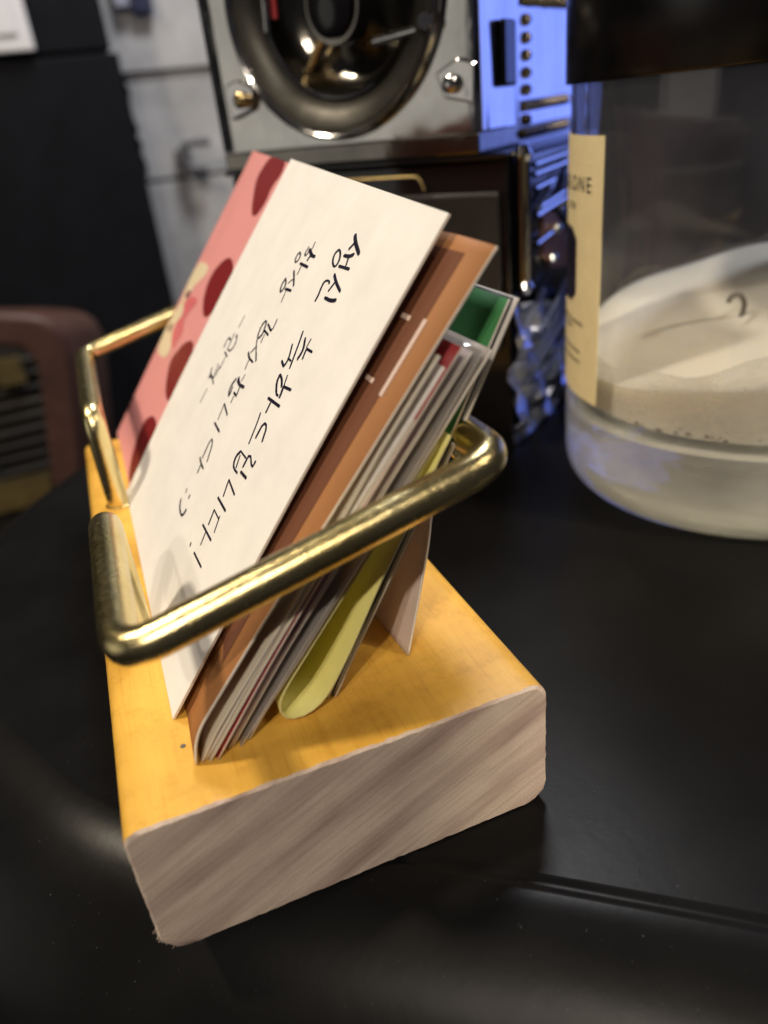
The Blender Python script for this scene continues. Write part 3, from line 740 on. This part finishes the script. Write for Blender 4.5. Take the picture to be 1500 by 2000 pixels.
# yellow paper folded in a loop
yl = [(66.2, 80.0), (51.4, 62.0), (37.6, 45.7), (31.6, 38.4), (30.2, 35.2), (30.7, 32.9), (32.6, BZ + .25), (35.2, BZ + .3), (38.3, 33.0), (41.2, 36.4), (46.2, 44.2), (54.6, 58.8), (68.7, 80.9)]
ys_ = sheet("yellow_paper", [(12.5, yl), (92, [(x + .4, z) for x, z in yl])], M['yellow'], th=0.0003, NP=60, sm=2, edge=paper("yellow_edge", (0.80, 0.74, 0.34)))
lab(ys_, "yellow green paper folded into a loop at the right of the stack")
# blush card standing apart on the right
pw0 = [(59.5, BZ), (62.7, 43.5), (66.1, 56.6), (67.6, 66.0), (68.4, 73.0)]
pw1 = [(56.0, BZ), (60.2, 45.0), (64.6, 60.0), (67.4, 72.0), (67.9, 74.0)]
lab(sheet("blush_card", [(20.0, pw0), (72, pw1)], M['blush'], th=0.0005, sm=2), "pale blush card standing on its own at the right end of the block")

# ================================================================== candle jar
JC = (0.2272, 0.1015); JR = 0.0632
cd = thing("candle_jar", (JC[0], JC[1], 0), "large clear glass candle jar with cream label standing right of the card holder", "candle")
prof = [(0.0002, 0.0034), (0.030, 0.0030), (0.0520, 0.0016), (0.0565, 0.0), (0.0590, 0.0008), (0.0612, 0.0030), (0.0625, 0.0062), (JR, 0.0105), (JR, 0.0296)]
top = [(0.0600, 0.0302), (0.0572, 0.0290), (0.045, 0.0278), (0.02, 0.0272), (0.0002, 0.0270)]
o = MB().lathe(prof + top, JC, 128).build("glass_base", M['glass'], cd, True, 50)
o = MB().lathe([(JR, 0.0300), (JR, 0.1360)], JC, 128).build("glass_wall", M['glass_thin'], cd, True)
o = MB().lathe([(0.0588, 0.1360), (0.0588, 0.0310)], JC, 128).build("inner_glass_wall", M['glass_thin'], cd, True)
MB().lathe([(0.0002, 0.0012), (0.0520, 0.0012), (0.0522, 0.0010), (0.0002, 0.0010)], JC, 64).build("base_reflector", M["white_sheet"], cd)  # added white disc under the jar to brighten the glass base
# melted wax with an uneven, tilted surface
NR, NA = 16, 96; vv = []; ff = []; rw = 0.0578
def waxz(x, y, rr):
    u = (x - JC[0]) / rw; v = (y - JC[1]) / rw
    z = 0.0590 + 0.0150 * u - 0.0006 * v + 0.0016 * math.sin(2.9 * u + 2.2 * v + 0.6) + 0.0005 * math.sin(7 * u - 4 * v)
    return z + 0.0012 * max(0, rr - 0.80) / 0.2
vv.append((JC[0], JC[1], waxz(JC[0], JC[1], 0)))
for i in range(1, NR + 1):
    rr = i / NR
    for k in range(NA):
        a = 2 * math.pi * k / NA; x = JC[0] + rw * rr * math.cos(a); y = JC[1] + rw * rr * math.sin(a); vv.append((x, y, waxz(x, y, rr)))
for k in range(NA): ff.append((0, 1 + k, 1 + (k + 1) % NA))
for i in range(NR - 1):
    for k in range(NA):
        l = (k + 1) % NA; ff.append((1 + i * NA + k, 1 + (i + 1) * NA + k, 1 + (i + 1) * NA + l, 1 + i * NA + l))
b0 = len(vv)
for k in range(NA):
    a = 2 * math.pi * k / NA; vv.append((JC[0] + rw * math.cos(a), JC[1] + rw * math.sin(a), 0.0325))
e0 = 1 + (NR - 1) * NA
for k in range(NA):
    l = (k + 1) % NA; ff.append((e0 + k, b0 + k, b0 + l, e0 + l))
ff.append(tuple(range(b0 + NA - 1, b0 - 1, -1)))
wx = mesh_obj("wax", vv, ff, M['wax'], cd, True, 60)
# thin smear of wax left on the inside of the glass, higher towards the right
m, nt_, p_ = nmat("wax_smear"); M['smear'] = m
o_s = nt_.nodes["Material Output"]; t_s = nt_.nodes.new("ShaderNodeBsdfTransparent"); d_s = nt_.nodes.new("ShaderNodeBsdfDiffuse"); d_s.inputs[0].default_value = (0.62, 0.60, 0.52, 1)
x_s = nt_.nodes.new("ShaderNodeMixShader"); r_s = nt_.nodes.new("ShaderNodeMapRange")
nt_.links.new(noise(nt_, coords(nt_, (1, 1, 1.6)), 34, 5, 0.65), r_s.inputs[0]); r_s.inputs[1].default_value = 0.3; r_s.inputs[2].default_value = 0.75; r_s.inputs[3].default_value = 0.08; r_s.inputs[4].default_value = 0.62
nt_.links.new(r_s.outputs[0], x_s.inputs[0]); nt_.links.new(t_s.outputs[0], x_s.inputs[1]); nt_.links.new(d_s.outputs[0], x_s.inputs[2]); nt_.links.new(x_s.outputs[0], o_s.inputs[0])
vv = []; ff = []; NA2 = 120
for k in range(NA2):
    a = 2 * math.pi * k / NA2; x = JC[0] + 0.0583 * math.cos(a); y = JC[1] + 0.0583 * math.sin(a)
    zt = waxz(x, y, 1.0) + 0.004 + 0.004 * math.sin(2 * a + 1) + 0.003 * math.sin(5 * a) + 0.0015 * math.sin(11 * a + 2)
    for q in range(5): vv.append((x, y, 0.0328 + (zt - 0.0328) * q / 4))
for k in range(NA2):
    l = (k + 1) % NA2
    for q in range(4): ff.append((k * 5 + q, l * 5 + q, l * 5 + q + 1, k * 5 + q + 1))
mesh_obj("wax_smear", vv, ff, M['smear'], wx, True)
# soot specks caught along the foot of the wax
for i in range(22):
    a = math.radians(172 + random.random() * 120); z = 0.0332 + random.random() ** 2 * .0022; wdt = random.choice((.004, .006, .009, .02, .035)) * random.uniform(.7, 1.2)
    q = [(JC[0] + 0.0584 * math.cos(a + s * wdt), JC[1] + 0.0584 * math.sin(a + s * wdt), z + dz) for s, dz in ((-1, 0), (-.6, -.0004), (.7, -.0003), (1, .0001), (.5, .0005), (-.5, .0004))]
    mesh_obj("soot_speck", q, [tuple(range(6))], M['wick'], wx)
MB().tube(fillet([(0.2190, 0.1015, 0.0520), (0.2215, 0.1000, 0.0600), (0.2160, 0.0985, 0.0665), (0.2100, 0.0975, 0.0668), (0.2085, 0.0972, 0.0640)], 0.004), [0.0011] * 26, 8).build("wick", M['wick'], cd, True) if False else MB().tube(subdivide([Vector(p) for p in fillet([(0.2190, 0.1015, 0.0520), (0.2210, 0.1005, 0.0610), (0.2165, 0.0990, 0.0655), (0.2120, 0.0982, 0.0655), (0.2108, 0.0980, 0.0638)], 0.004)], 0.002), 0.0009, 8).build("wick", M['wick'], cd, True)
# label wrapped round the glass
def onjar(ang, z, off): a = math.radians(ang); return (JC[0] + (JR + off) * math.cos(a), JC[1] + (JR + off) * math.sin(a), z)
vv = []; ff = []; N = 40
for i in range(N + 1):
    a = 178.6 - 42 * i / N
    vv += [onjar(a, 0.0366, 0.00012), onjar(a, 0.1180, 0.00012), onjar(a, 0.1180, 0.0004), onjar(a, 0.0366, 0.0004)]
for i in range(N):
    q = i * 4
    for k in range(4): ff.append((q + k, q + (k + 1) % 4, q + 4 + (k + 1) % 4, q + 4 + k))
ff.append((0, 1, 2, 3))
lb = mesh_obj("label", vv, ff, M['label'], cd, True, 40)
def jar_text(txt, size, ang_right, z, spacing, name):
    cu = bpy.data.curves.new("t", 'FONT'); cu.body = txt; cu.size = size; cu.space_character = spacing; cu.align_x = 'RIGHT'
    to = bpy.data.objects.new("t", cu); COL.objects.link(to)
    dg = bpy.context.evaluated_depsgraph_get(); me = bpy.data.meshes.new_from_object(to.evaluated_get(dg))
    bpy.data.objects.remove(to); bpy.data.curves.remove(cu)
    for v in me.vertices:
        v.co = onjar(ang_right + math.degrees(v.co.x / JR), z + v.co.y, 0.00055)
    me.name = name; me.materials.clear(); me.materials.append(M['ink'])
    o = bpy.data.objects.new(name, me); COL.objects.link(o); o.parent = lb
    return o
jar_text("ALONE", 0.0064, 173.0, 0.1024, 1.32, "lettering")
jar_text("DON", 0.0032, 162.5, 0.0968, 1.35, "lettering")
# black plaque with notched corners
pq = [(164.0, 0.0708), (164.0, 0.0880), (159.5, 0.0912), (143.0, 0.0915), (139, 0.0915), (137.5, 0.0880), (137.5, 0.0708), (139, 0.0675), (143, 0.0675), (159.5, 0.0678)]
vv = [onjar(150, 0.0795, 0.00065)] ; ring_ = []
for (a0, z0), (a1, z1) in zip(pq, pq[1:] + pq[:1]):
    for t in range(4): ring_.append((a0 + (a1 - a0) * t / 4, z0 + (z1 - z0) * t / 4))
vv += [onjar(a, z, 0.00065) for a, z in ring_]
for q in range(1, 5): pass
mids = [onjar(150 + (a - 150) * .5, 0.0795 + (z - 0.0795) * .5, 0.00065) for a, z in ring_]
n = len(ring_); vv2 = [vv[0]] + mids + vv[1:]
ff = [(0, 1 + i, 1 + (i + 1) % n) for i in range(n)] + [(1 + i, 1 + n + i, 1 + n + (i + 1) % n, 1 + (i + 1) % n) for i in range(n)]
mesh_obj("plaque", vv2, ff, M['ink'], lb)
M['faint_ink'] = paper("faint_ink", (0.22, 0.19, 0.12))
def print_line(z, a1, a0):
    bm = MB(); a = a1
    while a > a0:
        wd = random.uniform(.8, 1.9); hh = random.uniform(.0009, .0013)
        bm.add([onjar(a, z, .00055), onjar(a - wd, z, .00055), onjar(a - wd, z + hh, .00055), onjar(a, z + hh, .00055)], [(0, 1, 2, 3)]); a -= wd + random.uniform(.3, .7)
    bm.build("print_line", M['faint_ink'], lb)
for z, a1 in ((0.0612, 170.0), (0.0588, 161), (0.0517, 168.5), (0.0482, 168.8)): print_line(z, a1, 139)
# lid
ld = thing("jar_lid", (JC[0], JC[1], 0.1315), "glossy black cylindrical lid on the glass candle jar", "lid")
RL = 0.0650
MB().lathe([(0.0636, 0.1318), (RL - .0004, 0.1316), (RL, 0.1322), (RL, 0.190), (RL - .0016, 0.1925), (0.05, 0.1935), (0.0002, 0.1935)], JC, 128).build("lid_shell", M['lid'], ld, True, 50)
MB().lathe([(0.0002, 0.1365), (0.0636, 0.1365), (0.0636, 0.1318)], JC, 96).build("lid_inside", M['lid'], ld, True, 40)

# ================================================================== chrome case on its dark stand
K = Vector((0.168, 0.167, 0)); G = Vector((-0.6, 0.8, 0)); S = Vector((0.8, 0.6, 0)); Z = Vector((0, 0, 1))
NF = Vector((-0.8, -0.6, 0)); NS_ = Vector((0.6, -0.8, 0))
def fp(a, z, out=0.0): return K + G * a + Z * z + NF * out           # point on the front plane
def gbox(bm, a0, a1, b0, b1, z0, z1): return bm.box(K + G * a0 + S * b0 + Z * z0, G * (a1 - a0), S * (b1 - b0), Z * (z1 - z0))
st = thing("display_stand", K + G * .066 + S * .05, "glossy black box stand with chrome edges below the chrome case", "stand")
bevel(gbox(MB(), 0.0, 0.134, 0.0015, 0.100, 0.0006, 0.1105).build("stand_body", M['black_gloss'], st), 0.001)
bevel(gbox(MB(), -0.001, 0.135, -0.0015, 0.102, 0.1108, 0.1128).build("top_plate", M['black_gloss'], st), 0.0006)
bevel(gbox(MB(), 0.003, 0.066, -0.001, 0.0012, 0.040, 0.0995).build("smoky_pane", M['pane_grey'], st), 0.001)
bevel(gbox(MB(), 0.070, 0.131, -0.001, 0.0012, 0.040, 0.0965).build("smoky_pane", M['pane_grey'], st), 0.001)
rp = [fp(a, z, 0.0006) for a, z in ((0.034, 0.1012), (0.036, 0.1065), (0.060, 0.1065), (0.088, 0.1065), (0.090, 0.1012))]
MB().tube(fillet(rp, 0.003), 0.00045, 8).build("gold_trim", M['old_gold'], st, True)
def sp(b, z, out=0.0, a=0.0): return K + G * a + S * b + Z * z + NS_ * out   # point on the side plane
MB().tube([sp(0.0085, 0.0615, 0.0030), sp(0.0085, 0.1095, 0.0030)], 0.0028, 12).build("corner_post", M['chrome_dark'], st, True)
for z in (0.0635, 0.1110):
    MB().lathe([(0.0002, -0.0036), (0.0022, -0.0030), (0.0036, 0), (0.0022, 0.0030), (0.0002, 0.0036)], (0, 0), 14).build("post_ball", M['chrome'], st, True).location = sp(0.0085, z, 0.0032) - st.location * 0
bevel(MB().box(sp(0.016, 0.058, 0.0003), S * 0.075, NS_ * 0.0012, Z * 0.052).build("side_panel", M['chrome_dark'], st), 0.0005)
MB().prism([sp(b, z, 0.0016) for b, z in ((0.031, 0.088), (0.044, 0.086), (0.058, 0.074), (0.060, 0.061), (0.040, 0.064), (0.030, 0.071))], NS_ * 0.001).build("rose_panel", M['copper'], st)
for pts in ([(0.018, 0.1065), (0.066, 0.1075)], [(0.018, 0.1030), (0.062, 0.1040)], [(0.019, 0.0980), (0.040, 0.0990), (0.022, 0.0905), (0.052, 0.0930)], [(0.020, 0.0880), (0.054, 0.0905)], [(0.020, 0.0775), (0.040, 0.0795)], [(0.046, 0.0880), (0.060, 0.0800)], [(0.064, 0.104), (0.050, 0.086)]):
    MB().tube(fillet([sp(b, z, 0.0036) for b, z in pts], 0.001), 0.0011, 8).build("lattice_bar", M['chrome'], st, True)
for b, z in ((0.0365, 0.0690), (0.0415, 0.0800)):
    MB().lathe([(0.0002, -0.0024), (0.0018, -0.0018), (0.0025, 0), (0.0018, 0.0018), (0.0002, 0.0024)], (0, 0), 12).build("bead", M['chrome'], st, True).location = sp(b, z, 0.0042)

# crumpled foil at the foot of the stand's side
fo = MB(); rg = random.Random(5); NX, NZ = 22, 16; vv = []; ff = []
for i in range(NX + 1):
    for j in range(NZ + 1):
        b = -0.006 + 0.100 * i / NX; z = 0.0008 + 0.060 * j / NZ * (1 - .16 * math.sin(i * .9) ** 2 * (i / NX)) - (0.012 * i / NX if j > NZ * .6 else 0) * (j / NZ)
        out = 0.0030 + (rg.uniform(-.0008, .0010) + .0022 * math.sin((b * 260 + z * 190)) + .0012 * math.sin(b * 90 - z * 420)) * (1 if 0 < j else .2)
        vv.append(sp(b + rg.uniform(-.0012, .0012), max(.0007, z + rg.uniform(-.0012, .0012)), max(.0012, out + .0016)))
for i in range(NX):
    for j in range(NZ):
        a = i * (NZ + 1) + j
        ff += [(a, a + NZ + 1, a + NZ + 2), (a, a + NZ + 2, a + 1)]
fb = thing("foil_wrap", sp(0.04, 0, 0.003), "crinkled blue silver foil leaning against the black stand beside the jar", "foil")
o = mesh_obj("foil_sheet", vv, ff, M['foil'], fb, False)
s_ = o.modifiers.new("thickness", 'SOLIDIFY'); s_.thickness = 0.0002
for (b0, z0, b1, z1, rr) in ((-0.004, 0.050, 0.020, 0.060, .0015), (0.000, 0.027, 0.062, 0.052, .0016), (0.000, 0.032, 0.060, 0.058, .0012), (0.004, 0.021, 0.062, 0.040, .0012), (0.014, 0.044, 0.05, 0.060, .0014)):
    MB().tube([sp(b0, z0, .0075), sp((b0 + b1) / 2, (z0 + z1) / 2 + .0014, .0085), sp(b1, z1, .0070)], [rr * .5, rr, rr * .6], 6).build("foil_fold", M['foil'], fb)

cs = thing("chrome_case", K + G * .07 + S * .045 + Z * .1128, "polished chrome square case with a round recessed dial on the black stand", "case")
A0, A1, ZB, ZT = 0.010, 0.132, 0.1130, 0.232
CC, CR = (0.0695, 0.1700), 0.0465
# body without front; the front plate has a round hole
bd = MB(); gbox(bd, A0, A1, 0.022, 0.096, ZB + .004, ZT)
bevel(bd.build("case_body", M['chrome'], cs), 0.0015)
bevel(gbox(MB(), A0 - .0006, A1 + .0006, -0.0022, 0.097, ZB, ZB + .0072).build("bottom_flange", M['chrome_dark'], cs), 0.0008)
NQ = 64; vv = []; ff = []
def sqpt(th):
    c, s = math.cos(th), math.sin(th); hw_l, hw_r = A1 - CC[0], CC[0] - A0; hz_t, hz_b = ZT - CC[1], CC[1] - (ZB + .0072)
    tx = (hw_l / c) if c > 1e-6 else ((-hw_r / c) if c < -1e-6 else 1e9); tz = (hz_t / s) if s > 1e-6 else ((-hz_b / s) if s < -1e-6 else 1e9)
    t = min(tx, tz); return CC[0] + c * t, CC[1] + s * t
for i in range(NQ):
    th = 2 * math.pi * i / NQ + math.pi / 4
    c, s = math.cos(th), math.sin(th); ox, oz = sqpt(th)
    vv += [fp(ox, oz, 0), fp(CC[0] + CR * 1.02 * c, CC[1] + CR * 1.02 * s, 0), fp(CC[0] + CR * 1.02 * c, CC[1] + CR * 1.02 * s, -0.022), fp(ox, oz, -0.022)]
for i in range(NQ):
    j = (i + 1) % NQ
    for k in range(4): l = (k + 1) % 4; ff.append((i * 4 + k, j * 4 + k, j * 4 + l, i * 4 + l))
o = mesh_obj("front_plate", vv, ff, M['cast_chrome'], cs, True, 30)
def dial_ring(r0, o0, r1, o1, mat, name, rows=None, n=72):
    rows = rows or [(r0, o0), (r1, o1)]; vv = []; ff = []
    for r_, ot in rows:
        for k in range(n):
            t = 2 * math.pi * k / n; vv.append(fp(CC[0] + r_ * math.cos(t), CC[1] + r_ * math.sin(t), ot))
    for i in range(len(rows) - 1):
        for k in range(n): l = (k + 1) % n; ff.append((i * n + k, i * n + l, (i + 1) * n + l, (i + 1) * n + k))
    return mesh_obj(name, vv, ff, mat, cs, True, 50)
dial_ring(0, 0, 0, 0, M['chrome'], "outer_ring", [(CR * 1.05, 0.0003), (CR * 1.04, 0.0028), (CR * 1.01, 0.0038), (CR * .98, 0.0030), (CR * .97, 0.0010)])
dial_ring(0, 0, 0, 0, M['satin'], "ring_band", [(CR * .985, 0.0016), (CR * .96, 0.0024), (CR * .86, 0.0010), (CR * .76, -0.0030), (CR * .735, -0.0060)])
dial_ring(0, 0, 0, 0, M['chrome'], "inner_ring", [(CR * .745, -0.0048), (CR * .735, -0.0026), (CR * .715, -0.0030), (CR * .70, -0.0085)])
dial_ring(0, 0, 0, 0, M['chrome_dark'], "dial_bowl", [(CR * .72, -0.0060), (CR * .68, -0.012), (CR * .55, -0.017), (CR * .3, -0.0195), (0.0003, -0.0200)])
def disc(a, z, ra, rz, o0, o1, mat, name, n=36, dome=0.0):
    vv = [fp(a, z, o1 + dome)]; ff = []
    for k_, (sc_, ot) in enumerate([(0.8, o1 + dome * .5), (1, o1), (1, o0)]):
        for k in range(n):
            t = 2 * math.pi * k / n; vv.append(fp(a + ra * sc_ * math.cos(t), z + rz * sc_ * math.sin(t), ot))
    for k in range(n):
        l = (k + 1) % n; ff.append((0, 1 + k, 1 + l))
        for q in range(2): ff.append((1 + q * n + k, 1 + (q + 1) * n + k, 1 + (q + 1) * n + l, 1 + q * n + l))
    return mesh_obj(name, vv, ff, mat, cs, True, 40)
disc(0.0750, 0.1680, 0.0122, 0.0135, -0.0196, -0.0095, M['chrome_dark'], "hub_rim")
disc(0.0750, 0.1680, 0.0102, 0.0115, -0.0094, -0.0075, M['black_gloss'], "hub", dome=0.002)
MB().tube([fp(0.0535, 0.1530, -0.004), fp(0.0310, 0.1545, -0.001)], 0.0017, 12).build("pin", M['chrome'], cs, True)
MB().tube([fp(0.0315, 0.1545, -0.004), fp(0.0265, 0.1560, 0.006)], [0.0030, 0.0026], 12).build("pin_knob", M['chrome'], cs, True)
MB().tube([fp(0.0815, 0.1590, -0.012), fp(0.0910, 0.1475, -0.012)], 0.0018, 10).build("pointer", M['brass'], cs, True)
MB().tube([fp(0.1015, 0.1620, -0.002), fp(0.1005, 0.1740, -0.002)], 0.0018, 10).build("side_pin", M['chrome'], cs, True)
MB().tube([fp(0.0975, 0.1660, -0.003), fp(0.0970, 0.1740, -0.003)], 0.0010, 10).build("red_pin", M['red_card'], cs, True)
for (a, z, s1) in ((0.1165, 0.1395, 1), (0.0185, 0.1360, -1), (0.1165, 0.2100, 1), (0.0185, 0.2100, -1)):
    bm = MB().prism([fp(a + s1 * q, z + t, 0.0) for q, t in ((0.008, -0.007), (0.009, 0.006), (0.002, 0.008), (-0.007, 0.004), (-0.004, -0.004))], NF * 0.0026)
    bevel(bm.build("corner_bracket", M['chrome'], cs), 0.0008)
    disc(a, z, 0.0030, 0.0030, 0.0027, 0.0052, M['brass'] if s1 > 0 else M['chrome'], "screw", 14, 0.001)
for a in (A0 + .0008, A1 - .0008):
    MB().tube([fp(a, ZB + .0075, 0.0012), fp(a, ZT, 0.0012)], 0.0014, 8).build("edge_bead", M['chrome'], cs, True)
# side of the case
KA = K + G * A0
def cp(b, z, out=0.0): return KA + S * b + Z * z + NS_ * out
MB().box(cp(0.0, ZB + .0075, -0.004), S * 0.0335, NS_ * 0.0055, Z * (ZT - ZB - .0075)).build("side_plate", M['smooth_chrome'], cs)
MB().box(cp(0.036, ZB - .0, -0.004), S * 0.060, NS_ * 0.0045, Z * (ZT - ZB)).build("studded_panel", M['smooth_chrome'], cs)
bevel(MB().box(cp(0.0145, 0.1335, 0.0016), S * 0.0115, NS_ * 0.0025, Z * 0.0212).build("latch", M['black_gloss'], cs), 0.0012, 3)
bm = MB(); bm.lathe([(0.0002, -0.0021), (0.0012, -0.0017), (0.0021, 0), (0.0012, 0.0017), (0.0002, 0.0021)], (0, 0), 10)
stud_me = None
def stud(b, z):
    global stud_me
    if stud_me is None:
        o = bm.build("stud", M['stud'], cs, True); stud_me = o.data
    else:
        o = bpy.data.objects.new("stud", stud_me); COL.objects.link(o); o.parent = cs; o.matrix_parent_inverse = Matrix.Translation(-cs.location)
    o.location = cp(b, z, 0.0012)
for i in range(11):
    z = 0.1318 + i * 0.00582
    if abs(z - 0.1612) > .002: stud(0.0420, z)
for z in (0.1615, 0.1262, 0.1165):
    for i in range(12): stud(0.0388 + i * 0.0043, z + i * .00004)
stud(0.042, 0.1213)
